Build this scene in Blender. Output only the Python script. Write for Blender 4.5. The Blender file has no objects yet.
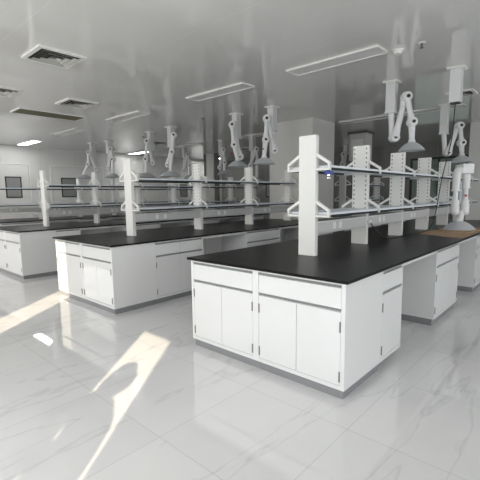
import bpy, bmesh, math, random
from mathutils import Vector, Matrix
random.seed(7)
S = bpy.context.scene
C = bpy.context.collection

# ------------------------------------------------------------------ camera
F, CX, CY, CZ, YAW, PIT, ROL = 387.064, -2.328, -1.175, 1.421, 0.739, -0.126, -0.013
cam = bpy.data.cameras.new('camera')
cam.sensor_width = 36.0
cam.lens = F * 36.0 / 480.0
cam.shift_y = 4.0 / 480.0
cam.clip_end = 200
co = bpy.data.objects.new('camera', cam)
C.objects.link(co)
_f = Vector((math.cos(YAW) * math.cos(PIT), math.sin(YAW) * math.cos(PIT), math.sin(PIT)))
_r = Vector((math.sin(YAW), -math.cos(YAW), 0))
_u = _r.cross(_f)
r2 = _r * math.cos(ROL) + _u * math.sin(ROL)
u2 = -_r * math.sin(ROL) + _u * math.cos(ROL)
m3 = Matrix((r2, u2, -_f)).transposed()
co.matrix_world = Matrix.Translation((CX, CY, CZ)) @ m3.to_4x4()
S.camera = co

# ------------------------------------------------------------------ sky, sun, daylight, added fill, exposure
w = bpy.data.worlds.new('sky')
S.world = w
w.use_nodes = True
bg = w.node_tree.nodes['Background']
bg.inputs[0].default_value = (0.86, 0.94, 1.0, 1)
bg.inputs[1].default_value = 2.2
S.view_settings.view_transform = 'Standard'
S.view_settings.look = 'None'
S.view_settings.gamma = 1
S.view_settings.use_curve_mapping = False
S.view_settings.exposure = 0.78

SUN_SLOPE, SUN_TAN = 0.80, 0.50
sun = bpy.data.lights.new('sun', 'SUN')
sun.energy = 4.8
sun.angle = math.radians(0.6)
sun.color = (1.0, 0.80, 0.60)
so = bpy.data.objects.new('sun', sun)
C.objects.link(so)
so.location = (-12, -9, 9)
_d = Vector((1, SUN_SLOPE, -SUN_TAN * math.sqrt(1 + SUN_SLOPE ** 2)))
so.rotation_euler = _d.to_track_quat('-Z', 'Y').to_euler()

WX = -3.3           # plane of the west window wall
ZC = 3.05           # ceiling height
def area_lamp(name, loc, rot, sx, sy, power, col=(1, 0.975, 0.94)):
    l = bpy.data.lights.new(name, 'AREA')
    l.shape = 'RECTANGLE'
    l.size, l.size_y, l.energy, l.color = sx, sy, power, col
    o = bpy.data.objects.new(name, l)
    C.objects.link(o)
    o.location, o.rotation_euler = loc, rot
    return o
# (low y, high y) of the unseen wide windows in the west wall, blinds added against the sun
WEST = [(-3.6, -1.2), (-0.1, 1.35), (2.4, 4.8), (5.4, 7.8), (8.4, 10.8)]
for a, b in WEST:
    area_lamp('window_and_fill_light', (WX + 0.06, (a + b) / 2, 1.75), (0, math.radians(-90), 0), 2.1, b - a - 0.1, (7 if a < -1 else 18 if a < 1 else 4 if a < 5 else 13) * (b - a))  # stand-ins for light through the unseen windows, set before their closed blinds
area_lamp('window_and_fill_light', (11.3, 2.62, 1.72), (0, math.radians(90), 0), 1.5, 1.6, 0.8, (0.85, 1.0, 0.93))
area_lamp('window_and_fill_light', (3.0, -6.9, 1.7), (math.radians(90), 0, 0), 9.0, 1.9, 98, (0.97, 0.99, 1.0))  # added fill for the aisle sides; the south wall has no window

# ------------------------------------------------------------------ materials
def mat(name, col, rough=0.5, metal=0.0, coat=0.0, spec=0.5, emit=None, bump=None):
    m = bpy.data.materials.new(name)
    m.use_nodes = True
    b = m.node_tree.nodes['Principled BSDF']
    b.inputs['Base Color'].default_value = (*col, 1)
    b.inputs['Roughness'].default_value = rough
    b.inputs['Metallic'].default_value = metal
    b.inputs['Specular IOR Level'].default_value = spec
    b.inputs['Coat Weight'].default_value = coat
    b.inputs['Coat Roughness'].default_value = 0.05
    if emit:
        b.inputs['Emission Color'].default_value = (*emit[0], 1)
        b.inputs['Emission Strength'].default_value = emit[1]
    if bump:
        nt = m.node_tree
        n = nt.nodes.new('ShaderNodeTexNoise')
        n.inputs['Scale'].default_value = bump[0]
        tc = nt.nodes.new('ShaderNodeTexCoord')
        nt.links.new(tc.outputs['Object'], n.inputs['Vector'])
        bp = nt.nodes.new('ShaderNodeBump')
        bp.inputs['Strength'].default_value = bump[1]
        bp.inputs['Distance'].default_value = 0.01
        nt.links.new(n.outputs['Fac'], bp.inputs['Height'])
        nt.links.new(bp.outputs['Normal'], b.inputs['Normal'])
    return m

M_WHITE = mat('white_powder_coat', (0.83, 0.84, 0.85), 0.22)
M_DOOR = mat('white_gloss_lacquer', (0.83, 0.84, 0.85), 0.05, spec=0.7)
M_PANEL = mat('white_side_panel', (0.85, 0.85, 0.84), 0.3)
M_GRIP = mat('aluminium_grip', (0.36, 0.37, 0.38), 0.35, 0.4)
M_PLINTH = mat('grey_plinth', (0.27, 0.275, 0.29), 0.35)
M_TOP = mat('black_epoxy_worktop', (0.009, 0.0085, 0.0085), 0.33, spec=0.17, bump=(240, 0.04))
M_STEEL = mat('hinge_steel', (0.32, 0.31, 0.29), 0.3, 0.8)
M_RACK = mat('cream_white_rack_coat', (0.84, 0.845, 0.83), 0.35)
M_SLOT = mat('slot_dark', (0.10, 0.11, 0.10), 0.7)
M_EDGE = mat('glass_edge_dark', (0.03, 0.04, 0.04), 0.25)
M_TROUGH = mat('trough_grey', (0.66, 0.67, 0.67), 0.4)
M_SOCKET = mat('socket_white', (0.93, 0.93, 0.92), 0.35)
M_ARM = mat('arm_white_plastic', (0.80, 0.81, 0.82), 0.35)
M_ALU = mat('arm_column_aluminium', (0.72, 0.73, 0.74), 0.35, 0.1)
M_KNOB = mat('black_knob', (0.012, 0.012, 0.012), 0.4)
M_RED = mat('red_damper_knob', (0.5, 0.03, 0.03), 0.4)
M_HOODP = mat('hood_grey_blue_plastic', (0.42, 0.48, 0.53), 0.2)
M_CABLE = mat('dark_cable', (0.02, 0.03, 0.027), 0.5)
M_CARD = mat('brown_cardboard', (0.45, 0.31, 0.20), 0.85, bump=(60, 0.2))
M_FRAME = mat('ceiling_fitting_white', (0.82, 0.82, 0.80), 0.4)
M_DIFF = mat('lamp_diffuser_off', (0.85, 0.85, 0.85), 0.35)
M_LIT = mat('lamp_diffuser_lit', (0.9, 0.9, 0.9), 0.4, emit=((1, 1, 0.98), 10.0))
M_DARK = mat('vent_dark_back', (0.05, 0.052, 0.045), 0.7)
M_OLIVE = mat('return_grille_olive', (0.23, 0.22, 0.16), 0.6)
M_LOUV = mat('vent_louver_grey', (0.5, 0.5, 0.48), 0.5)
M_WALL = mat('west_wall_white', (0.80, 0.80, 0.79), 0.5)
M_BLIND = mat('added_blind_white', (0.85, 0.84, 0.80), 0.8)  # blinds added out of view so sun enters only by the casements
M_PILLAR = mat('pillar_panel', (0.70, 0.70, 0.68), 0.4)
M_DGREY = mat('dark_grey_trim', (0.13, 0.135, 0.135), 0.45)
M_DOORF = mat('door_panel_white', (0.72, 0.72, 0.71), 0.4)
M_BLACKF = mat('window_frame_black', (0.02, 0.025, 0.022), 0.4)
M_BLUE = mat('blue_plastic', (0.03, 0.06, 0.35), 0.35)
M_CHROME = mat('chrome', (0.75, 0.75, 0.75), 0.12, 1.0)
M_SKIN = mat('skin', (0.55, 0.35, 0.26), 0.55)
M_CLOTH = mat('navy_cloth', (0.04, 0.05, 0.09), 0.85)
M_HAIR = mat('black_hair', (0.012, 0.01, 0.009), 0.6)

def mix_transparent(name, tint, dcol, dfac, rough):
    m = bpy.data.materials.new(name)
    m.use_nodes = True
    nt = m.node_tree
    nt.nodes.clear()
    out = nt.nodes.new('ShaderNodeOutputMaterial')
    tr = nt.nodes.new('ShaderNodeBsdfTransparent')
    tr.inputs[0].default_value = (*tint, 1)
    p = nt.nodes.new('ShaderNodeBsdfPrincipled')
    p.inputs['Base Color'].default_value = (*dcol, 1)
    p.inputs['Roughness'].default_value = rough
    mx = nt.nodes.new('ShaderNodeMixShader')
    fc = nt.nodes.new('ShaderNodeLayerWeight')
    fc.inputs['Blend'].default_value = 0.5
    lw = nt.nodes.new('ShaderNodeMath')
    lw.operation = 'POWER'
    lw.inputs[1].default_value = 4.5
    nt.links.new(fc.outputs['Facing'], lw.inputs[0])
    ad = nt.nodes.new('ShaderNodeMath')
    ad.operation = 'ADD'
    ad.use_clamp = True
    ad.inputs[1].default_value = dfac
    nt.links.new(lw.outputs[0], ad.inputs[0])
    nt.links.new(ad.outputs[0], mx.inputs[0])
    nt.links.new(tr.outputs[0], mx.inputs[1])
    nt.links.new(p.outputs[0], mx.inputs[2])
    nt.links.new(mx.outputs[0], out.inputs[0])
    return m
M_GLASS = mix_transparent('pale_blue_shelf_glass', (0.60, 0.74, 0.77), (0.86, 0.91, 0.97), 0.90, 0.5)
M_PANE = mix_transparent('window_glass', (0.95, 0.98, 0.97), (0.02, 0.02, 0.02), 0.02, 0.02)
M_HOOD = mix_transparent('hood_translucent_plastic', (0.80, 0.84, 0.87), (0.68, 0.71, 0.74), 0.70, 0.15)

M_DIMGLASS = mix_transparent('dimming_grey_green_tint', (0.22, 0.26, 0.24), (0.42, 0.47, 0.44), 0.6, 0.1)  # tint added to dim the bright outdoors behind the east window

def floor_material():
    m = bpy.data.materials.new('polished_marble_tile')
    m.use_nodes = True
    nt = m.node_tree
    b = nt.nodes['Principled BSDF']
    b.inputs['Roughness'].default_value = 0.03
    b.inputs['Specular IOR Level'].default_value = 0.85
    tc = nt.nodes.new('ShaderNodeTexCoord')
    br = nt.nodes.new('ShaderNodeTexBrick')
    br.offset = 0.0
    br.inputs['Scale'].default_value = 1.0
    br.inputs['Brick Width'].default_value = 0.8
    br.inputs['Row Height'].default_value = 0.8
    br.inputs['Mortar Size'].default_value = 0.0022
    br.inputs['Mortar Smooth'].default_value = 0.3
    br.inputs['Color1'].default_value = (1, 1, 1, 1)
    br.inputs['Color2'].default_value = (0.965, 0.965, 0.97, 1)
    br.inputs['Mortar'].default_value = (0.72, 0.72, 0.72, 1)
    mp = nt.nodes.new('ShaderNodeMapping')
    mp.inputs['Location'].default_value = (0.28, 0.17, 0)
    nt.links.new(tc.outputs['Object'], mp.inputs[0])
    nt.links.new(mp.outputs[0], br.inputs['Vector'])
    # veins: thin dark lines where a warped noise crosses its middle value
    mv = nt.nodes.new('ShaderNodeMapping')
    mv.inputs['Rotation'].default_value = (0, 0, math.radians(48))
    mv.inputs['Scale'].default_value = (0.45, 2.4, 1)
    nt.links.new(tc.outputs['Object'], mv.inputs[0])
    n = nt.nodes.new('ShaderNodeTexNoise')
    n.inputs['Scale'].default_value = 0.9
    n.inputs['Detail'].default_value = 5
    n.inputs['Distortion'].default_value = 0.25
    nt.links.new(mv.outputs[0], n.inputs['Vector'])
    s = nt.nodes.new('ShaderNodeMath'); s.operation = 'SUBTRACT'; s.inputs[1].default_value = 0.5
    a = nt.nodes.new('ShaderNodeMath'); a.operation = 'ABSOLUTE'
    nt.links.new(n.outputs['Fac'], s.inputs[0]); nt.links.new(s.outputs[0], a.inputs[0])
    cr = nt.nodes.new('ShaderNodeValToRGB')
    cr.color_ramp.elements[0].position = 0.0
    cr.color_ramp.elements[0].color = (0.87, 0.87, 0.875, 1)
    cr.color_ramp.elements[1].position = 0.010
    cr.color_ramp.elements[1].color = (1, 1, 1, 1)
    nt.links.new(a.outputs[0], cr.inputs[0])
    cl = nt.nodes.new('ShaderNodeTexNoise')
    cl.inputs['Scale'].default_value = 1.3
    cl.inputs['Detail'].default_value = 4
    nt.links.new(tc.outputs['Object'], cl.inputs['Vector'])
    cc = nt.nodes.new('ShaderNodeValToRGB')
    cc.color_ramp.elements[0].position = 0.3
    cc.color_ramp.elements[0].color = (0.69, 0.695, 0.705, 1)
    cc.color_ramp.elements[1].position = 0.7
    cc.color_ramp.elements[1].color = (0.74, 0.74, 0.745, 1)
    nt.links.new(cl.outputs['Fac'], cc.inputs[0])
    m1 = nt.nodes.new('ShaderNodeMix'); m1.data_type = 'RGBA'; m1.blend_type = 'MULTIPLY'; m1.inputs[0].default_value = 1
    m2 = nt.nodes.new('ShaderNodeMix'); m2.data_type = 'RGBA'; m2.blend_type = 'MULTIPLY'; m2.inputs[0].default_value = 1
    nt.links.new(cc.outputs[0], m1.inputs[6]); nt.links.new(cr.outputs[0], m1.inputs[7])
    nt.links.new(m1.outputs[2], m2.inputs[6]); nt.links.new(br.outputs['Color'], m2.inputs[7])
    nt.links.new(m2.outputs[2], b.inputs['Base Color'])
    return m
M_FLOOR = floor_material()

def seam_material(name, col, line, rough, width, axes, offs, half=0.0035, spec=0.5):
    """painted sandwich panels: a faint joint every `width` metres along each given axis"""
    m = bpy.data.materials.new(name)
    m.use_nodes = True
    nt = m.node_tree
    b = nt.nodes['Principled BSDF']
    b.inputs['Roughness'].default_value = rough
    b.inputs['Specular IOR Level'].default_value = spec
    tc = nt.nodes.new('ShaderNodeTexCoord')
    sx = nt.nodes.new('ShaderNodeSeparateXYZ')
    nt.links.new(tc.outputs['Object'], sx.inputs[0])
    prev = None
    for ax, off, wd in zip(axes, offs, width):
        ad = nt.nodes.new('ShaderNodeMath'); ad.operation = 'ADD'; ad.inputs[1].default_value = off + 100 * wd
        md = nt.nodes.new('ShaderNodeMath'); md.operation = 'MODULO'; md.inputs[1].default_value = wd
        lt = nt.nodes.new('ShaderNodeMath'); lt.operation = 'LESS_THAN'; lt.inputs[1].default_value = half * 2
        nt.links.new(sx.outputs[ax], ad.inputs[0]); nt.links.new(ad.outputs[0], md.inputs[0]); nt.links.new(md.outputs[0], lt.inputs[0])
        if prev:
            mx = nt.nodes.new('ShaderNodeMath'); mx.operation = 'MAXIMUM'
            nt.links.new(prev.outputs[0], mx.inputs[0]); nt.links.new(lt.outputs[0], mx.inputs[1])
            prev = mx
        else:
            prev = lt
    mc = nt.nodes.new('ShaderNodeMix'); mc.data_type = 'RGBA'
    mc.inputs[6].default_value = (*col, 1); mc.inputs[7].default_value = (*line, 1)
    nt.links.new(prev.outputs[0], mc.inputs[0])
    nt.links.new(mc.outputs[2], b.inputs['Base Color'])
    return m
M_CEIL = seam_material('ceiling_steel_panel', (0.79, 0.79, 0.775), (0.88, 0.88, 0.86), 0.06, (1.24,), (0,), (-0.42,), spec=0.6)
M_NORTH = seam_material('wall_steel_panel_x', (0.70, 0.70, 0.69), (0.5, 0.5, 0.5), 0.3, (1.18,), (0,), (-0.55,))
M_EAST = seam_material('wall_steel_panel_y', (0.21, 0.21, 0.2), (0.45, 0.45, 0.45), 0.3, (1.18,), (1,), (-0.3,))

# ------------------------------------------------------------------ mesh helpers
class MB:
    def __init__(self):
        self.bm = bmesh.new()
    def box(self, x0, x1, y0, y1, z0, z1, bev=0.0):
        r = bmesh.ops.create_cube(self.bm, size=1)
        vs = r['verts']
        for v in vs:
            v.co = Vector(((x0 + x1) / 2 + v.co.x * (x1 - x0), (y0 + y1) / 2 + v.co.y * (y1 - y0), (z0 + z1) / 2 + v.co.z * (z1 - z0)))
        if bev:
            es = {e for v in vs for e in v.link_edges}
            bmesh.ops.bevel(self.bm, geom=list(es), offset=bev, segments=1, affect='EDGES')
        return self
    def prism(self, pts, axis, a, b):
        """closed outline pts (2D) swept along axis from a to b; the two coordinates are the other axes in order"""
        def mk(p, t):
            if axis == 'x': return (t, p[0], p[1])
            if axis == 'y': return (p[0], t, p[1])
            return (p[0], p[1], t)
        A = [self.bm.verts.new(mk(p, a)) for p in pts]
        B = [self.bm.verts.new(mk(p, b)) for p in pts]
        n = len(pts)
        self.bm.faces.new(A); self.bm.faces.new(B[::-1])
        for i in range(n):
            self.bm.faces.new((A[i], B[i], B[(i + 1) % n], A[(i + 1) % n]))
        return self
    def ring(self, outer, inner, axis, a, b):
        """a closed frame between two outlines with the same number of points"""
        def mk(p, t):
            if axis == 'x': return (t, p[0], p[1])
            if axis == 'y': return (p[0], t, p[1])
            return (p[0], p[1], t)
        L = [[self.bm.verts.new(mk(p, t)) for p in q] for q, t in ((outer, a), (inner, a), (inner, b), (outer, b))]
        n = len(outer)
        for k in range(4):
            P, Q = L[k], L[(k + 1) % 4]
            for i in range(n):
                j = (i + 1) % n
                self.bm.faces.new((P[i], P[j], Q[j], Q[i]))
        return self
    def tube(self, p0, p1, r0, r1=None, n=16):
        p0, p1 = Vector(p0), Vector(p1)
        r1 = r0 if r1 is None else r1
        d = (p1 - p0)
        mt = Matrix.Translation((p0 + p1) / 2) @ d.to_track_quat('Z', 'Y').to_matrix().to_4x4()
        bmesh.ops.create_cone(self.bm, cap_ends=True, segments=n, radius1=r0, radius2=r1, depth=d.length, matrix=mt)
        return self
    def ball(self, p, r, sc=(1, 1, 1), n=16):
        mt = Matrix.Translation(p) @ Matrix.Diagonal((*sc, 1))
        bmesh.ops.create_uvsphere(self.bm, u_segments=n, v_segments=n // 2 + 2, radius=r, matrix=mt)
        return self
    def lathe(self, prof, c=(0, 0, 0), n=28, cap=False):
        rows = []
        for r, z in prof:
            rows.append([self.bm.verts.new((c[0] + r * math.cos(2 * math.pi * k / n), c[1] + r * math.sin(2 * math.pi * k / n), c[2] + z)) for k in range(n)])
        for A, B in zip(rows, rows[1:]):
            for k in range(n):
                self.bm.faces.new((A[k], A[(k + 1) % n], B[(k + 1) % n], B[k]))
        if cap:
            self.bm.faces.new(rows[0]); self.bm.faces.new(rows[-1])
        return self
    def sweep(self, pts, r, n=8):
        pts = [Vector(p) for p in pts]
        rows = []
        for i, p in enumerate(pts):
            t = (pts[min(i + 1, len(pts) - 1)] - pts[max(i - 1, 0)]).normalized()
            a = t.cross(Vector((0.31, 0.17, 0.93)))
            if a.length < 0.05: a = t.cross(Vector((1, 0, 0)))
            a.normalize(); b = t.cross(a)
            rows.append([self.bm.verts.new(p + a * r * math.cos(2 * math.pi * k / n) + b * r * math.sin(2 * math.pi * k / n)) for k in range(n)])
        for A, B in zip(rows, rows[1:]):
            for k in range(n):
                self.bm.faces.new((A[k], A[(k + 1) % n], B[(k + 1) % n], B[k]))
        self.bm.faces.new(rows[0]); self.bm.faces.new(rows[-1])
        return self
    def build(self, name, m, parent=None, smooth=False):
        bmesh.ops.recalc_face_normals(self.bm, faces=self.bm.faces)
        me = bpy.data.meshes.new(name)
        self.bm.to_mesh(me)
        self.bm.free()
        me.materials.append(m)
        if smooth:
            me.polygons.foreach_set('use_smooth', [True] * len(me.polygons))
            me.set_sharp_from_angle(angle=math.radians(38))
        o = bpy.data.objects.new(name, me)
        C.objects.link(o)
        if parent: o.parent = parent
        return o

def tag(o, label, cat, group=None):
    o['label'] = label
    o['category'] = cat
    if group: o['group'] = group
    return o
def thing(name, label, cat, loc=(0, 0, 0), rz=0.0, group=None):
    o = bpy.data.objects.new(name, None)
    o.empty_display_size = 0.1
    C.objects.link(o)
    o.location = loc
    o.rotation_euler = (0, 0, rz)
    return tag(o, label, cat, group)
def struct(o):
    o['kind'] = 'structure'
    return o
def dup(root, loc, rz, label, group=None):
    r = root.copy(); C.objects.link(r)
    r.location = loc; r.rotation_euler = (0, 0, rz); r['label'] = label
    if group: r['group'] = group
    for ch in list(root.children):
        c = ch.copy(); C.objects.link(c); c.parent = r
        for g in list(ch.children):
            d = g.copy(); C.objects.link(d); d.parent = c
    return r

# ------------------------------------------------------------------ room shell
EX, NY, SY = 11.4, 12.5, -7.0
struct(MB().box(WX - 0.2, EX + 0.2, SY - 0.2, NY + 0.2, -0.1, 0).build('floor', M_FLOOR))
struct(MB().box(WX - 0.2, EX + 0.2, SY - 0.2, NY + 0.2, ZC, ZC + 0.1).build('ceiling', M_CEIL))
struct(MB().box(WX - 0.2, EX + 0.2, NY, NY + 0.15, 0, ZC).build('wall_north', M_NORTH))
struct(MB().box(WX - 0.2, EX + 0.2, SY - 0.15, SY, 0, ZC).build('wall_south', M_WALL))
# east wall with one glazed opening
ey0, ey1, ez0, ez1 = 1.72, 3.5, 0.95, 2.55
eb = MB()
eb.box(EX, EX + 0.15, SY, ey0, 0, ZC).box(EX, EX + 0.15, ey1, NY, 0, ZC).box(EX, EX + 0.15, ey0, ey1, 0, ez0).box(EX, EX + 0.15, ey0, ey1, ez1, ZC)
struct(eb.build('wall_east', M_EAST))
wn = struct(MB().ring([(ey0, ez0), (ey1, ez0), (ey1, ez1), (ey0, ez1)], [(ey0 + .06, ez0 + .06), (ey1 - .06, ez0 + .06), (ey1 - .06, ez1 - .06), (ey0 + .06, ez1 - .06)], 'x', EX - 0.02, EX + 0.1)
            .box(EX, EX + 0.08, 2.58, 2.64, ez0 + .06, ez1 - .06).build('window_3', M_BLACKF))
MB().box(EX + 0.04, EX + 0.046, ey0 + .06, ey1 - .06, ez0 + .06, ez1 - .06).build('pane', M_DIMGLASS, wn)
# west wall: unseen wide windows, white blinds added to keep the sun out, and two narrow open casements that let the sun in
CASE = [(1.57, 2.08, 2.96), (-0.82, -0.31, 2.10)]
SILL = 0.35
ops = sorted([(a, b, 0.7, 2.8) for a, b in WEST] + [(a, b, SILL, t) for a, b, t in CASE])
wb = MB(); y = SY
for a, b, z0, z1 in ops:
    wb.box(WX - 0.06, WX, y, a, 0, ZC)
    wb.box(WX - 0.06, WX, a, b, 0, z0).box(WX - 0.06, WX, a, b, z1, ZC)
    y = b
wb.box(WX - 0.06, WX, y, NY, 0, ZC)
struct(wb.build('wall_west', M_WALL))
for k, (a, b, z0, z1) in enumerate(ops):
    nm = 'window_%d' % (k + 4)
    if z0 == SILL:
        wv = struct(MB().ring([(a - .05, z0 - .05), (b + .05, z0 - .05), (b + .05, z1 + .05), (a - .05, z1 + .05)], [(a, z0), (b, z0), (b, z1), (a, z1)], 'x', WX - 0.075, WX + 0.01).build(nm, M_FRAME))
        MB().box(WX - 0.05, WX - 0.045, a, b, z0, z1).build('pane', M_PANE, wv)
    else:
        wv = struct(MB().ring([(a, z0), (b, z0), (b, z1), (a, z1)], [(a + .06, z0 + .06), (b - .06, z0 + .06), (b - .06, z1 - .06), (a + .06, z1 - .06)], 'x', WX - 0.05, WX + 0.01).build(nm, M_FRAME))
        MB().box(WX - 0.05, WX - 0.04, a + .06, b - .06, z0 + .06, z1 - .06).build('added_blind', M_BLIND, wv)
# pillars
struct(MB().box(5.05, 6.0, 3.4, 4.57, 0, ZC).build('wall_pillar', M_PILLAR))
struct(MB().box(8.4, 9.4, 0.15, 1.13, 0, ZC).build('wall_pillar', M_PILLAR))
pp = struct(MB().box(8.4, 8.62, 9.95, 10.36, 0, ZC).build('wall_pillar', M_PILLAR))
MB().box(8.44, 8.5, 9.74, 9.95, 0, ZC).build('dark_strip', M_DGREY, pp)  # dark band on each side of the pillar
MB().box(8.44, 8.5, 10.36, 10.55, 0, ZC).build('dark_strip', M_DGREY, pp)
struct(MB().box(EX - 0.015, EX, SY, NY, 0, 0.1).build('baseboard_east', M_PLINTH))
struct(MB().box(WX, EX - 0.015, NY - 0.015, NY, 0, 0.1).build('baseboard_north', M_PLINTH))

def panel_door(name, x0, x1, w0, w1, z0=1.42, z1=2.09, top=2.48):
    d = struct(MB().box(x0 + .02, x1 - .02, NY - 0.025, NY, 0.0, top - .02).build(name, M_DOORF))
    MB().ring([(x0 - .03, 0), (x1 + .03, 0), (x1 + .03, top + .03), (x0 - .03, top + .03)], [(x0, 0), (x1, 0), (x1, top), (x0, top)], 'y', NY - 0.035, NY).build('door_frame', M_PANEL, d)
    MB().ring([(w0, z0), (w1, z0), (w1, z1), (w0, z1)], [(w0 + .035, z0 + .035), (w1 - .035, z0 + .035), (w1 - .035, z1 - .035), (w0 + .035, z1 - .035)], 'y', NY - 0.04, NY - 0.02).build('vision_frame', M_BLACKF, d)
    MB().box(w0 + .035, w1 - .035, NY - 0.032, NY - 0.026, z0 + .035, z1 - .035).build('vision_pane', M_VIS, d)
M_VIS = mat('vision_panel_glass', (0.30, 0.31, 0.31), 0.08, spec=0.8)
panel_door('door_1', 1.28, 2.52, 1.80, 2.27)
panel_door('door_2', 3.21, 5.10, 3.53, 4.06)
panel_door('door_3', 8.2, 9.7, 8.75, 9.16, 1.37, 1.92)
# window in the east wall beyond the near pillar
wq = struct(MB().ring([(9.22, 1.30), (9.72, 1.30), (9.72, 1.98), (9.22, 1.98)], [(9.27, 1.35), (9.67, 1.35), (9.67, 1.93), (9.27, 1.93)], 'x', EX - 0.03, EX).build('window_1', M_BLACKF))
MB().box(EX - 0.02, EX - 0.012, 9.27, 9.67, 1.35, 1.93).build('pane', M_VIS, wq)
# trees outside the east window
def tree(name, label, x, y, h, rad, col):
    t = thing(name, label, 'tree', (x, y, -0.05))
    MB().tube((0, 0, 0), (0, 0, h * 0.6), 0.13, 0.07, 10).build('trunk', M_BARK, t, True)
    bm = MB()
    for k in range(260):
        a, e = random.uniform(0, 6.28), random.uniform(-0.9, 1.4)
        q = rad * random.uniform(0.55, 1.0)
        p = Vector((q * math.cos(a) * math.cos(e), q * math.sin(a) * math.cos(e), h * 0.62 + q * 1.2 * math.sin(e)))
        s = random.uniform(0.12, 0.24)
        n = Vector((random.uniform(-1, 1), random.uniform(-1, 1), random.uniform(-.5, 1))).normalized()
        u = n.orthogonal().normalized(); v = n.cross(u)
        vs = [bm.bm.verts.new(p + u * s * math.cos(i * 1.0472) + v * s * .6 * math.sin(i * 1.0472) + n * random.uniform(-.03, .03)) for i in range(6)]
        bm.bm.faces.new(vs)
    bm.build('foliage', col, t)
M_BARK = mat('bark', (0.10, 0.08, 0.06), 0.9)
M_LEAF = mat('leaf_green', (0.10, 0.20, 0.10), 0.6)
M_LEAF2 = mat('leaf_pale_green', (0.18, 0.30, 0.20), 0.6)
tree('leafy_tree', 'dark green leafy tree outside the far right window', 15.2, 2.5, 4.0, 1.4, M_LEAF)
tree('leafy_tree', 'pale green leafy tree outside the far right window', 16.6, 5.0, 4.6, 1.6, M_LEAF2)
struct(MB().box(EX + 0.2, 40, -15, 25, -0.2, -0.05).build('outdoor_ground', mat('outdoor_ground', (0.22, 0.26, 0.2), 0.9)))

# ------------------------------------------------------------------ benches: cabinets
H, TT = 0.85, 0.022
ZB, ZT = 0.068, H - TT            # carcass bottom and top
def cabinet(label, width, depth, loc, rz, group, split_drawer=False, doors=2, frame=0.03, recess=0.05, plinth_ends=(0.05, 0.05), side_frame=None):
    """front in local plane y = 0, width along x, depth along +y"""
    t = thing('base_cabinet', label, 'cabinet', loc, rz, group)
    b = MB()
    b.box(0, width, 0.02, depth, ZB, ZT)                             # body
    b.box(0, frame, 0, 0.02, ZB, ZT).box(width - frame, width, 0, 0.02, ZB, ZT)
    b.box(frame, width - frame, 0, 0.02, ZB, ZB + 0.03).box(frame, width - frame, 0, 0.02, 0.812, ZT)
    b.build('carcass', M_WHITE, t)
    MB().box(plinth_ends[0], width - plinth_ends[1], recess, depth, 0, ZB).build('plinth', M_PLINTH, t)
    x0, x1 = frame + .002, width - frame - .002
    nd = 2 if split_drawer else 1
    wd = (x1 - x0) / nd
    def grip(a, c, zt):
        return MB().prism([(0.003, zt), (0.018, zt - .021), (0.0198, zt - .021), (0.0198, zt)], 'x', a, c)
    for k in range(nd):
        a, c = x0 + k * wd + .0015 * k, x0 + (k + 1) * wd - .0015 * (nd - 1 - k)
        dr = MB().box(a, c, 0.0, 0.019, 0.647, 0.789, 0.0015).build('drawer', M_DOOR, t)
        grip(a, c, 0.811).build('grip', M_GRIP, dr)
    wd = (x1 - x0) / doors
    for k in range(doors):
        a, c = x0 + k * wd + .0015 * k, x0 + (k + 1) * wd - .0015 * (doors - 1 - k)
        dr = MB().box(a, c, 0.0, 0.019, 0.101, 0.622, 0.0015).build('door', M_DOOR, t)
        grip(a, c, 0.645).build('grip', M_GRIP, dr)
        hx = a + 0.004 if k == 0 else c - 0.004
        for zz in (0.52, 0.165):
            MB().tube((hx, -0.003, zz - .037), (hx, -0.003, zz + .037), 0.0055, n=8).box(hx - .006, hx + .006, -0.001, 0.004, zz - .036, zz + .036).build('hinge', M_STEEL, dr)
    return t
def knee(label, x0, x1, y, ydepth, group):
    t = thing('knee_space_panel', label, 'panel', (x0, y, 0), 0, group)
    w = x1 - x0
    MB().box(0.0005, w - .0005, 0.0, 0.02, ZT - 0.035, ZT).build('top_rail', M_WHITE, t)
    MB().box(0.0005, w - .0005, ydepth - .02, ydepth, 0.1, ZT).build('back_panel', M_PANEL, t)
    return t

W = 1.569
HALF = W / 2
DEP = 0.58
PI = math.pi
def end_pair(y0, x, which):
    g = 'end cabinets of the %s bench' % which
    for side, yy in (('left', y0 + W), ('right', y0 + HALF)):
        cabinet(END_LABEL[which][side], HALF, 0.608, (x, yy, 0), -PI / 2, g, recess=0.016,
                plinth_ends=(0.016, 0.0) if side == 'left' else (0.0, 0.016))
END_LABEL = {
    'nearest': {'left': 'white glossy two-door cabinet, left one in the end of the nearest bench', 'right': 'white glossy two-door cabinet at the foremost corner of the nearest bench'},
    'middle': {'left': 'white two-door cabinet touched by sunlight, left one in the end of the middle bench', 'right': 'white two-door cabinet, right one in the end of the middle bench'},
    'left': {'left': 'white two-door cabinet at the left edge of the photo, end of the left bench', 'right': 'white two-door cabinet at the right corner of the left bench end'},
    'back': {'left': 'white cabinet in the end of the back bench, left one', 'right': 'white cabinet in the end of the back bench, right one'},
}
def worktop(label, x0, x1, y0, y1, back=False):
    tag(MB().box(x0, x1, y0, y1, ZT, H, 0.004).build('worktop', M_TOP), label, 'worktop')

YB, YC, YD = 3.008, 6.096, 9.15
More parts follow.
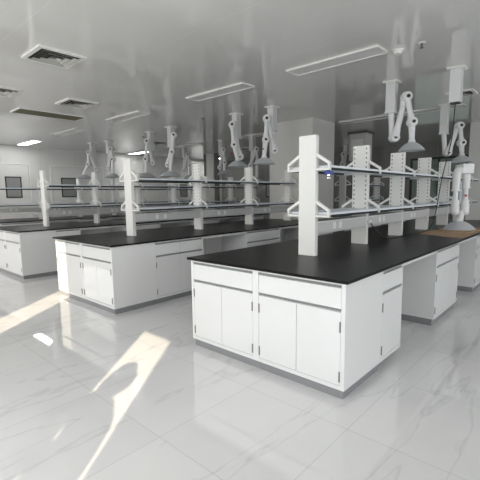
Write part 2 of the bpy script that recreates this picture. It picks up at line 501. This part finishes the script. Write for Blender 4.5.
# nearest bench
end_pair(0.0, 0.0, 'nearest')
cabinet('narrow white single-door cabinet behind the foremost corner of the nearest bench', 0.443, DEP, (0.608, 0, 0), 0, 'aisle side cabinets of the nearest bench', doors=1, frame=0.014, plinth_ends=(0, 0.05), recess=0.06)
cabinet('white two-door cabinet between two knee spaces of the nearest bench', 0.934, DEP, (2.02, 0, 0), 0, 'aisle side cabinets of the nearest bench', True, frame=0.018, plinth_ends=(0, 0.05), recess=0.02)
cabinet('white cabinet below the brown cardboard, at the right edge of the photo', 0.934, DEP, (3.888, 0, 0), 0, 'aisle side cabinets of the nearest bench', True, frame=0.018, plinth_ends=(0, 0.05), recess=0.02)
knee('white knee space panel beside the narrow single-door cabinet of the nearest bench', 1.051, 2.02, 0, 0.6, 'knee space panels of the nearest bench')
knee('white knee space panel beneath the cardboard on the nearest bench', 2.954, 3.888, 0, 0.6, 'knee space panels of the nearest bench')
cabinet('white cabinet far down the nearest bench, beyond the photo edge', 1.0, DEP, (5.75, 0, 0), 0, 'aisle side cabinets of the nearest bench', True, frame=0.018, recess=0.02)
worktop('large black worktop of the nearest bench, with the cardboard lying on it', -0.029, 6.78, -0.029, W + 0.029)
# middle bench
end_pair(YB, 0.0, 'middle')
gm = 'aisle side cabinets of the middle bench'
cabinet('white drawer and door cabinet nearest the corner of the middle bench', 0.86, DEP, (0.608, YB, 0), 0, gm, True, frame=0.016, plinth_ends=(0, 0.05), recess=0.03)
cabinet('white drawer cabinet seen over the nearest worktop, between the middle bench knee spaces', 0.93, DEP, (2.43, YB, 0), 0, gm, True, frame=0.016, recess=0.03)
cabinet('white cabinet of the middle bench beside the pillar', 0.75, DEP, (4.28, YB, 0), 0, gm, True, frame=0.016, recess=0.03)
kb = knee('white knee space panel with a small black lock in the middle bench', 1.468, 2.43, YB, 0.6, 'knee space panels of the middle bench')
MB().tube((0.42, 0.577, 0.60), (0.42, 0.584, 0.60), 0.014, n=10).build('lock', M_KNOB, kb)
MB().box(0.56, 0.563, 0.578, 0.582, 0.1, 0.8).build('joint', M_SLOT, kb)
knee('white knee space panel of the middle bench behind the nearest upright', 3.36, 4.28, YB, 0.6, 'knee space panels of the middle bench')
worktop('black worktop of the middle bench running back to the pillar', -0.029, 5.04, YB - 0.029, YB + W + 0.029)
# left bench
end_pair(YC, 0.02, 'left')
gm = 'aisle side cabinets of the left bench'
cabinet('narrow white cabinet beside the blank end panel of the left bench', 0.47, DEP, (0.628, YC, 0), 0, gm, doors=1, frame=0.014, plinth_ends=(0, 0.05), recess=0.03)
cabinet('white cabinet of the left bench, seen just above the middle worktop', 0.934, DEP, (2.03, YC, 0), 0, gm, True, frame=0.018, recess=0.03)
cabinet('white cabinet of the left bench, half way down its length', 0.934, DEP, (3.9, YC, 0), 0, gm, True, frame=0.018, recess=0.03)
cabinet('white cabinet of the left bench, farthest down its length', 0.934, DEP, (5.77, YC, 0), 0, gm, True, frame=0.018, recess=0.03)
for a, b, l in ((1.098, 2.03, 'first'), (2.964, 3.9, 'second'), (4.834, 5.77, 'third')):
    knee('white knee space panel of the left bench, %s from its end' % l, a, b, YC, 0.6, 'knee space panels of the left bench')
worktop('black worktop of the left bench, with one post at its near end', -0.01, 8.2, YC - 0.029, YC + W + 0.029)
# back bench
end_pair(YD, 0.02, 'back')
gm = 'aisle side cabinets of the back bench'
for a, wd, l in ((0.628, 0.934, 'first'), (2.5, 0.934, 'second'), (4.4, 0.934, 'third'), (6.3, 0.934, 'fourth')):
    cabinet('white cabinet of the back bench before the far wall, %s along its side' % l, wd, DEP, (a, YD, 0), 0, gm, True, frame=0.018, recess=0.03)
for a, b, l in ((1.562, 2.5, 'first'), (3.434, 4.4, 'second'), (5.334, 6.3, 'third')):
    knee('white knee space panel of the back bench, %s along its side' % l, a, b, YD, 0.6, 'knee space panels of the back bench')
worktop('black worktop of the back bench before the far wall', -0.01, 8.2, YD - 0.029, YD + W + 0.029)
# bench behind the pillar
gm = 'cabinets of the bench behind the pillar'
for a, l in ((6.95, 'nearer'), (8.8, 'farther')):
    cabinet('white cabinet of the bench behind the pillar, %s one' % l, 0.934, DEP, (a, YB, 0), 0, gm, True, frame=0.018, recess=0.03)
worktop('black worktop of the bench behind the pillar', 6.9, 9.8, YB - 0.029, YB + W + 0.029)

# ------------------------------------------------------------------ reagent racks
UT = 1.946
def rack(label, xs, yc, x_end, plain_first=True):
    t = thing('reagent_rack', label, 'shelf rack', (xs[0], yc, H))
    x0 = xs[0]
    hw = 0.09
    for k, X in enumerate(xs):
        x = X - x0
        ub = MB().box(x - .025, x + .025, -hw, hw, 0, UT - H, 0.002)
        old = set(ub.bm.faces)
        if not (k == 0 and plain_first):
            for yy in (-0.068, 0.068):
                for i in range(14):
                    z = 0.41 + i * 0.05
                    ub.box(x - .0262, x - .0245, yy - .0055, yy + .0055, z - .009, z + .009)
            for f_ in ub.bm.faces:
                if f_ not in old: f_.material_index = 1
        up = ub.build('upright', M_RACK, t)
        up.data.materials.append(M_SLOT)
        for zs in (1.21, 1.63):
            z = zs - H
            for s in (-1, 1):
                o_ = [(s * hw, z), (s * .224, z), (s * .224, z + .072), (s * .205, z + .083), (s * hw, z + .155)]
                i_ = [(s * (hw + .003), z + .020), (s * .206, z + .020), (s * .206, z + .052), (s * .199, z + .059), (s * (hw + .003), z + .122)]
                MB().ring(o_, i_, 'x', x - .016, x + .016).build('bracket', M_RACK, up)
    ends = list(xs) + ([x_end] if x_end else [])
    for zs in (1.21, 1.63):
        for a, b in zip(ends, ends[1:]):
            xa, xb = a - x0 + .013, b - x0 - .013
            z = zs - H + .025
            sh = MB().box(xa + .014, xb - .014, -.216, .216, z - .002, z + .018).build('glass_shelf', M_GLASS, t)
            for s in (-1, 1):
                MB().box(xa, xb, s * .207 - .007, s * .207 + .007, z - .024, z - .002).build('shelf_edge', M_EDGE, sh)
    for a, b in zip(ends, ends[1:]):
        xa, xb = a - x0 + .0255, b - x0 - .0255
        tr = MB().prism([(-.086, .315), (-.086, .225), (-.078, .198), (.078, .198), (.086, .225), (.086, .315)], 'x', xa, xb).build('service_trough', M_TROUGH, t)
        for s in (-1, 1):
            MB().box(xa, xb, s * .088 - .004, s * .088 + .004, .304, .318).build('trough_lip', M_RACK, tr)
            for q in (0.30, 0.42):
                xq = xa + (xb - xa) * q
                MB().box(xq - .028, xq + .028, s * .089 - .004, s * .089 + .004, .228, .296, 0.003).build('power_outlet', M_SOCKET, tr)
    return t
near_rack = rack('white double shelf rack with glass shelves along the nearest bench', [0.77 + 1.09 * k for k in range(6)], HALF, 6.75)
rack('white double shelf rack along the middle bench, ending by the pillar', [0.77, 2.08, 3.40, 4.69], YB + HALF, None)
rack('white double shelf rack along the left bench', [0.78 + 1.07 * k for k in range(7)], YC + HALF, None)
rack('white double shelf rack along the back bench before the far wall', [0.75 + 1.09 * k for k in range(7)], YD + HALF, None)
rack('white double shelf rack on the bench behind the pillar', [7.2, 8.3, 9.4], YB + HALF, None)

# ------------------------------------------------------------------ fume extraction arms
D0 = Vector((math.sin(YAW), -math.cos(YAW), 0))   # arms fold in one upright plane
N0 = Vector((math.cos(YAW), math.sin(YAW), 0))
def hood_at(p, r, parent):
    h = MB().lathe([(.035, .135), (.05, .122), (r * .55, .092), (r * .84, .04), (r, 0.0), (r - .006, 0.0), (r * .83, .032), (r * .54, .083), (.044, .112), (.03, .125)], p).build('hood', M_HOOD, parent, True)
    MB().lathe([(.03, .10), (.058, .105), (.05, .135), (.04, .17), (.02, .17)], p, 18).build('hood_collar', M_ARM, h, True)
    return h
def joint(p, r, parent, sgn=-1, name='joint'):
    p = Vector(p)
    j = MB().tube(p - N0 * r * .9, p + N0 * r * .9, r, n=18).ball(p + Vector((0, 0, 0)), r * 1.12).build(name, M_ARM, parent, True)
    MB().tube(p + N0 * sgn * r * 1.0, p + N0 * sgn * r * 1.32, r * .36, n=12).build('knob', M_KNOB, j, True)
    return j
def arm(label, base, col_z, low, up, mid, hood, rim, group='ceiling fume extraction arms', r_hood=0.188, damper=True):
    bx, by = base
    t = thing('fume_extraction_arm', label, 'extraction arm', (bx, by, ZC), 0, group)
    def P(q, off=0.0):
        return D0 * q[0] + N0 * off + Vector((0, 0, q[1] - ZC))
    MB().box(-.105, .105, -.105, .105, -.022, 0, 0.003).build('ceiling_flange', M_FRAME, t)
    MB().box(-.068, .068, -.068, .068, col_z - ZC, -.02, 0.006).box(-.075, .075, -.075, .075, col_z - ZC - .012, col_z - ZC + .006).build('column', M_ALU, t)
    MB().tube((0, 0, col_z - ZC), P((low[0] * .55, low[1] + .03)), 0.043).build('drop_tube', M_ARM, t, True)
    MB().tube(P(low, -.07), P(up, -.07), 0.043).tube(P(low, -.07), P((low[0] * .8 + up[0] * .2, low[1] * .8 + up[1] * .2), -.07), .060, .050).tube(P(up, -.07), P((low[0] * .22 + up[0] * .78, low[1] * .22 + up[1] * .78), -.07), .064, .050).build('arm_tube', M_ARM, t, True)
    MB().tube(P(up, -.14), P(mid, -.14), 0.038).tube(P(mid, -.14), P((up[0] * .3 + mid[0] * .7, up[1] * .3 + mid[1] * .7), -.14), .062, .042).build('arm_tube', M_ARM, t, True)
    hp = P(rim, -.14)
    nt_ = MB().tube(P(mid, -.14), hp + Vector((0, 0, .15)), 0.050, 0.038).build('arm_tube', M_ARM, t, True)
    if damper:
        MB().tube(P((mid[0] - .04, (mid[1] + rim[1]) / 2 + .05), -.19), P((mid[0] - .055, (mid[1] + rim[1]) / 2 + .05), -.2), .016, n=8).build('damper_knob', M_RED, nt_)
    joint(P(low, -.035), .066, t)
    joint(P(up, -.105), .068, t)
    joint(P(mid, -.14), .064, t)
    hood_at(hp, r_hood, t)
    return t
ARMS = [
 ('white extraction arm above the nearest bench, hood behind the second slotted upright', (3.62, 1.16), 2.608, (.043, 2.244), (.171, 2.806), (.253, 2.445), 0, (.263, 2.035)),
 ('extraction arm over the far part of the nearest bench, before the window', (5.85, 1.02), 2.52, (.063, 2.167), (.226, 2.645), (.263, 2.331), 0, (.284, 1.977)),
 ('extraction arm above the nearest bench, cut by the right edge of the photo', (5.86, .29), 2.52, (.063, 2.167), (.14, 2.6), (.20, 2.3), 0, (.22, 2.0)),
 ('extraction arm above the middle bench, left of its pair', (3.63, 4.31), 2.577, (.068, 2.197), (-.087, 2.816), (-.052, 2.418), 0, (.014, 1.986)),
 ('extraction arm above the middle bench, nearer one left of the pale pillar', (3.65, 3.41), 2.613, (.034, 2.243), (-.115, 2.815), (-.136, 2.431), 0, (-.167, 1.985)),
 ('extraction arm above the left bench, left of its front pair', (3.67, 7.34), 2.60, (.042, 2.272), (-.064, 2.801), (-.109, 2.35), 0, (-.116, 1.892)),
 ('extraction arm above the left bench, right of its front pair', (3.6, 6.41), 2.586, (-.091, 2.163), (.088, 2.841), (.039, 2.444), 0, (-.017, 1.877)),
 ('extraction arm above the back bench, hood left of the middle bench end post', (3.73, 9.52), 2.70, (-.026, 2.269), (.091, 2.79), (.134, 2.5), 0, (.121, 1.975)),
 ('extraction arm above the back bench, leftmost in the photo', (3.59, 10.24), 2.65, (.1, 2.27), (-.08, 2.754), (-.1, 2.396), 0, (-.251, 1.974)),
 ('extraction arm above the far part of the left bench, beside the narrow dark-edged pillar', (6.1, 7.2), 2.62, (-.06, 2.25), (.06, 2.75), (.09, 2.38), 0, (.07, 2.03)),
 ('extraction arm above the far part of the left bench, small hood before the pillar', (6.11, 6.0), 2.65, (-.066, 2.23), (.106, 2.668), (.132, 2.31), 0, (.114, 1.783)),
 ('extraction arm above the far part of the back bench', (6.28, 9.15), 2.70, (-.025, 2.256), (.127, 2.785), (.183, 2.42), 0, (.171, 1.986)),
 ('extraction arm behind the pale pillar, seen left of the first slotted upright', (9.97, 5.14), 2.75, (-.1, 2.25), (-.13, 2.72), (-.17, 2.4), 0, (-.14, 2.0)),
]
for k, a in enumerate(ARMS): arm(*a, r_hood=.188 if k < 3 else .21 if k < 5 else .245 if k < 7 else .22, damper=k in (3, 4))

# column without an arm, its cord hanging down to a socket
pc = thing('service_column', 'square ceiling column with no arm, a dark cord hanging from it', 'column', (3.58, .29, ZC))
MB().box(-.105, .105, -.105, .105, -.022, 0, 0.003).build('ceiling_flange', M_FRAME, pc)
MB().box(-.068, .068, -.068, .068, 2.604 - ZC, -.02, 0.006).build('column', M_ALU, pc)
MB().box(-.055, .055, -.055, .055, 2.59 - ZC, 2.604 - ZC).build('end_cap', M_KNOB, pc)
def bez(pts, n=10):
    out = []
    P = [Vector(p) for p in pts]
    P = [P[0] * 2 - P[1]] + P + [P[-1] * 2 - P[-2]]
    for i in range(1, len(P) - 2):
        for k in range(n):
            t = k / n
            a, b, c, d = P[i - 1:i + 3]
            out.append(0.5 * ((2 * b) + (c - a) * t + (2 * a - 5 * b + 4 * c - d) * t * t + (3 * b - 3 * c + d - a) * t ** 3))
    return out + [P[-2]]
cord = [(3.58, .29, 2.59), (3.53, .30, 2.12), (3.49, .38, 1.62), (3.56, .46, 1.15), (3.58, .52, .93), (3.42, .58, .870), (3.15, .62, .868), (2.82, .65, .8635), (2.45, .66, .8635), (2.12, .66, .94), (1.92, .665, 1.06), (1.88, .668, 1.10)]
pw = MB().sweep(bez(cord), 0.0065).build('power_cord', M_CABLE, None, True)
tag(pw, 'thin dark cord hanging from the ceiling column to the rack socket', 'cord')
MB().box(1.855, 1.905, .662, .690, 1.085, 1.125, .006).build('plug', M_SOCKET, pw)

# loose folded arm standing on its hood on the cardboard
la = thing('loose_extraction_arm', 'loose folded extraction arm standing hood down on the brown cardboard', 'extraction arm', (4.2, .30, .868))
def LP(d, z, o=0): return D0 * d + N0 * o + Vector((0, 0, z - .868))
hood_at(Vector((0, 0, 0.0)), 0.225, la)
MB().tube(LP(0.01, 1.02), LP(0.02, 1.14), .045).build('arm_tube', M_ARM, la, True)
for d_, zt in ((-.08, 1.66), (.07, 1.70)):
    MB().tube(LP(d_, 1.16), LP(d_, zt), .034).tube(LP(d_, 1.12), LP(d_, 1.30), .062, .056).tube(LP(d_, 1.30), LP(d_, 1.315), .044).build('arm_tube', M_ARM, la, True)
    MB().tube(LP(d_, zt - .20), LP(d_, zt - .02), .050, .056).tube(LP(d_, zt - .225), LP(d_, zt - .20), .062).build('sleeve', M_ARM, la, True)
    MB().ball(LP(d_, 1.13), .064, (1, 1, .9)).build('joint', M_ARM, la, True)
MB().tube(LP(-.012, 1.24), LP(-.012, 1.56), .022).build('gas_spring', M_HOODP, la, True)
MB().sweep(bez([LP(-.08, 1.60), LP(-.078, 1.68), LP(-.06, 1.735), LP(.0, 1.75), LP(.06, 1.75)], 6), .055, 14).build('elbow', M_ARM, la, True)
bx = MB()
bx.box(-.085, .085, -.06, .06, -.07, .075, .01)
bx = bx.build('mounting_bracket', M_ARM, la)
bx.location = LP(.06, 1.76)
bx.rotation_euler = (0, 0, YAW - PI / 2)
MB().tube(LP(.045, 1.37, -.04), LP(.045, 1.37, -.062), .017, n=10).build('damper_knob', M_RED, la)

# cardboard
def cardboard(label, pts, z, th, rng):
    bm = MB()
    bm.prism(pts, 'z', z, z + th)
    tag(bm.build('cardboard_sheet', M_CARD), label, 'cardboard', 'cardboard sheets on the nearest bench')
cardboard('large flat brown cardboard sheet at the edge of the nearest worktop', [(3.06, .0), (3.30, .58), (3.52, .66), (4.05, .56), (4.6, .50), (4.75, .02), (4.1, .0)], H + .0005, .006, 1)
cardboard('upper brown cardboard flap with a ragged edge under the loose hood', [(3.62, .08), (3.60, .30), (3.78, .50), (3.9, .46), (4.12, .56), (4.55, .49), (4.7, .06), (4.2, .03)], H + .0070, .010, 2)

# blue fitting hung under the nearest rack's upper shelf
gp = (0.08, -.16, 1.653 - H)
gv = MB().tube((gp[0], gp[1], gp[2] - .03), gp, .018, n=12).tube((gp[0], gp[1], gp[2] - .056), (gp[0], gp[1], gp[2] - .03), .045, n=16).build('hanging_tap', M_BLUE, near_rack, True)
gv['label'] = 'blue and chrome tap under the top shelf'
MB().tube((gp[0], gp[1], gp[2] - .08), (gp[0], gp[1], gp[2] - .056), .014, n=12).ball((gp[0], gp[1], gp[2] - .09), .022).build('nozzle', M_CHROME, gv, True)

# ------------------------------------------------------------------ ceiling fittings
def ceil_light(label, x, y0, y1, lit=False, dz=0.022):
    t = thing('ceiling_light', label, 'ceiling light', (x, (y0 + y1) / 2, ZC), 0, 'lit ceiling lights' if lit else 'unlit ceiling lights')
    hx, hy = .14, (y1 - y0) / 2
    MB().ring([(-hx, -hy), (hx, -hy), (hx, hy), (-hx, hy)], [(-hx + .018, -hy + .018), (hx - .018, -hy + .018), (hx - .018, hy - .018), (-hx + .018, hy - .018)], 'z', -dz, 0).build('frame', M_FRAME, t)
    MB().box(-hx + .018, hx - .018, -hy + .018, hy - .018, -.014, 0).build('diffuser', M_LIT if lit else M_DIFF, t)
ceil_light('unlit ceiling light closest to the camera, at the top of the photo', 2.2, .72, 1.97)
ceil_light('unlit long ceiling light between the nearest and middle benches', 2.2, 2.74, 4.01)
ceil_light('unlit ceiling light above the aisle before the left bench', 2.2, 5.42, 6.67)
ceil_light('unlit ceiling light above the left bench, before the lit one', 2.2, 8.13, 9.40)
ceil_light('lit ceiling light near the far wall, leftmost in the photo', 2.2, 10.78, 12.03, True)
ceil_light('lit ceiling light near the far wall, right of the middle bench end post', 6.15, 10.95, 12.2, True)
ceil_light('unlit ceiling light above the far part of the nearest bench', 6.1, .74, 1.97)
ceil_light('unlit ceiling light beside the pale pillar', 6.1, 2.02, 3.27)
ceil_light('unlit ceiling light over the far part of the left bench', 6.1, 5.42, 6.67)
ceil_light('unlit ceiling light over the far part of the back bench', 6.1, 8.13, 9.4)
ceil_light('lit ceiling light at the far end, beside the dark column', 10.0, 10.9, 12.15, True)
def diffuser(label, x, y, s):
    t = thing('ceiling_vent', label, 'vent', (x, y, ZC), 0, 'square ceiling vents')
    MB().box(-s + .03, s - .03, -s + .03, s - .03, -.004, 0).build('backing', M_DARK, t)
    sq = lambda q: [(-q, -q), (q, -q), (q, q), (-q, q)]
    MB().ring(sq(s), sq(s - .045), 'z', -.02, 0).build('frame', M_FRAME, t)
    for k in range(3):
        q = s - .07 - k * s * .25
        bm = MB()
        a = [bm.bm.verts.new((p[0], p[1], -.006)) for p in sq(q - .03)]
        b = [bm.bm.verts.new((p[0], p[1], -.03)) for p in sq(q)]
        for i in range(4):
            bm.bm.faces.new((a[i], a[(i + 1) % 4], b[(i + 1) % 4], b[i]))
        bm.build('louver', M_LOUV, t)
diffuser('square ceiling vent above the aisle, left of the long lights', 0.97, 5.64, .27)
diffuser('square ceiling vent cut by the left edge of the photo', -.25, 5.66, .27)
diffuser('square ceiling vent at the top edge of the photo', -.25, 3.62, .27)
diffuser('square ceiling vent at the upper right, behind the armless column', 5.1, .58, .2)
diffuser('square ceiling vent above the back bench', 5.0, 8.9, .27)
diffuser('square ceiling vent near the far end of the ceiling', 8.2, 8.0, .27)
def grille(label, x0, x1, y0, y1):
    t = thing('return_grille', label, 'vent', ((x0 + x1) / 2, (y0 + y1) / 2, ZC), 0, 'long return air grilles')
    hx, hy = (x1 - x0) / 2, (y1 - y0) / 2
    MB().ring([(-hx, -hy), (hx, -hy), (hx, hy), (-hx, hy)], [(-hx + .02, -hy + .02), (hx - .02, -hy + .02), (hx - .02, hy - .02), (-hx + .02, hy - .02)], 'z', -.018, 0).build('frame', M_FRAME, t)
    MB().box(-hx + .02, hx - .02, -hy + .02, hy - .02, -.004, 0).build('backing', M_OLIVE, t)
    bm = MB()
    n = 14
    for k in range(n):
        yy = -hy + .03 + (2 * hy - .06) * k / (n - 1)
        bm.box(-hx + .02, hx - .02, yy - .002, yy + .002, -.016, -.004)
    bm.build('slats', M_OLIVE, t)
grille('long olive grey return grille in the ceiling, upper left', .38, 1.65, 6.66, 7.16)
grille('long return grille cut by the left edge of the photo', -.9, .25, 8.6, 8.9)
db = thing('duct_box', 'pale sheet metal box hanging from the ceiling behind the first slotted upright', 'duct box', (7.8, 3.6, ZC))
MB().box(-.2, .2, -.235, .235, -.75, -.05, .008).build('casing', M_PILLAR, db)
MB().box(-.205, -.2, -.17, .17, -.66, -.2).build('front_panel', M_SOCKET, db)
MB().box(-.24, .24, -.27, .27, -.05, 0).build('collar', M_DGREY, db)
def sprinkler(label, x, y):
    t = thing('sprinkler_head', label, 'sprinkler', (x, y, ZC), 0, 'ceiling sprinklers')
    MB().tube((0, 0, -.008), (0, 0, 0), .04, n=16).build('escutcheon', M_FRAME, t, True)
    MB().tube((0, 0, -.05), (0, 0, -.008), .013, n=10).tube((0, 0, -.055), (0, 0, -.05), .022, n=12).build('deflector', M_DGREY, t, True)
sprinkler('small ceiling sprinkler left of the long light row', 3.9, 8.0)
sprinkler('small ceiling sprinkler over the middle bench', 3.35, 5.0)
sprinkler('small ceiling sprinkler at the top edge, over the nearest bench', 2.35, .35)
sd = thing('smoke_detector', 'round white smoke detector at the top edge of the ceiling', 'smoke detector', (2.38, .62, ZC))
sw = thing('wall_switch_box', 'small pale switch box on the far wall, just left of the middle bench end post', 'switch box', (5.87, NY, 1.485))
MB().box(-.13, .13, -.03, 0, -.12, .12, .006).build('box', M_PANEL, sw)
for q in (-.05, .05):
    MB().box(q - .03, q + .03, -.036, -.03, -.05, .05).build('switch_plate', M_SOCKET, sw)
MB().tube((0, 0, -.012), (0, 0, 0), .065, n=20).build('base', M_FRAME, sd, True)
MB().tube((0, 0, -.045), (0, 0, -.012), .04, .055, n=20).build('sensor', M_FRAME, sd, True)

# ------------------------------------------------------------------ the person whose head and shoulders shade the sunlit strip
def skin(name, pts, edges, m, parent=None, sub=2):
    me = bpy.data.meshes.new(name)
    me.from_pydata([p[:3] for p in pts], edges, [])
    me.materials.append(m)
    o = bpy.data.objects.new(name, me)
    C.objects.link(o)
    if parent: o.parent = parent
    o.modifiers.new('skin', 'SKIN').use_smooth_shade = True
    sv = me.skin_vertices[0].data
    for i, p in enumerate(pts):
        sv[i].radius = (p[3], p[4] if len(p) > 4 else p[3])
        sv[i].use_root = (i == 0)
    sd_ = o.modifiers.new('sub', 'SUBSURF'); sd_.levels = sub; sd_.render_levels = sub
    return o
# local frame: x = left, -y = the way the person faces
BODY = [(0, 0, .84, .13, .10), (0, .01, 1.02, .125, .095), (0, .015, 1.16, .145, .10), (0, .02, 1.24, .085, .075), (0, .01, 1.30, .05, .052),
        (0, -.02, 1.40, .082, .098), (0, -.01, 1.49, .072, .09),
        (.15, .13, 1.215, .056), (.17, .19, .98, .042), (.18, .08, .80, .033), (-.15, -.13, 1.195, .056), (-.18, -.15, .97, .042), (-.17, -.12, .80, .033),
        (.085, 0, .74, .085), (.09, -.01, .43, .055), (.09, .02, .10, .040), (.095, -.10, .045, .035), (-.085, 0, .74, .085), (-.09, -.01, .43, .055), (-.09, .02, .10, .040), (-.095, -.10, .045, .035),
        (0, -.125, 1.405, .016)]
BE = [(0, 1), (1, 2), (2, 3), (3, 4), (4, 5), (5, 6), (3, 7), (7, 8), (8, 9), (3, 10), (10, 11), (11, 12), (0, 13), (13, 14), (14, 15), (15, 16), (0, 17), (17, 18), (18, 19), (19, 20), (5, 21)]
pe = skin('person', BODY, BE, M_SKIN)
tag(pe, 'person in navy clothes and a cap standing by the sunny window', 'person')
pe.location = (-3.0, -.255, 0)
pe.scale = (.96, .96, .957)
pe.rotation_euler = (0, 0, math.atan2(-.78, .625) + PI / 2)
g = .014
skin('shirt', [tuple(v[:3]) + tuple(r + g for r in v[3:]) for v in (BODY[0:4] + BODY[7:13])], [(0, 1), (1, 2), (2, 3), (3, 4), (4, 5), (5, 6), (3, 7), (7, 8), (8, 9)], M_CLOTH, pe)
skin('trousers', [(0, 0, .85, .135, .11)] + [tuple(v[:3]) + tuple(r + g for r in v[3:]) for v in (BODY[13:16] + BODY[17:20])], [(0, 1), (1, 2), (2, 3), (0, 4), (4, 5), (5, 6)], M_DGREY, pe)
MB().lathe([(.0, .155), (.05, .145), (.085, .11), (.105, .05), (.108, .0), (.10, 0.0)], (0, .005, 1.44)).box(-.075, .075, -.125, -.08, 1.452, 1.462, .003).build('cap', M_CLOTH, pe, True)
MB().ball((0, .035, 1.405), .098, (.92, .95, 1.0)).build('hair', M_HAIR, pe, True)
for sx in (-1, 1):
    MB().ball((sx * .034, -.107, 1.425), .011).build('eye', M_KNOB, pe, True)
    MB().ball((sx * .09, -.01, 1.40), .028, (.4, .8, 1.1)).build('ear', M_SKIN, pe, True)
MB().box(-.024, .024, -.117, -.108, 1.352, 1.36, .002).build('mouth', M_RED, pe)
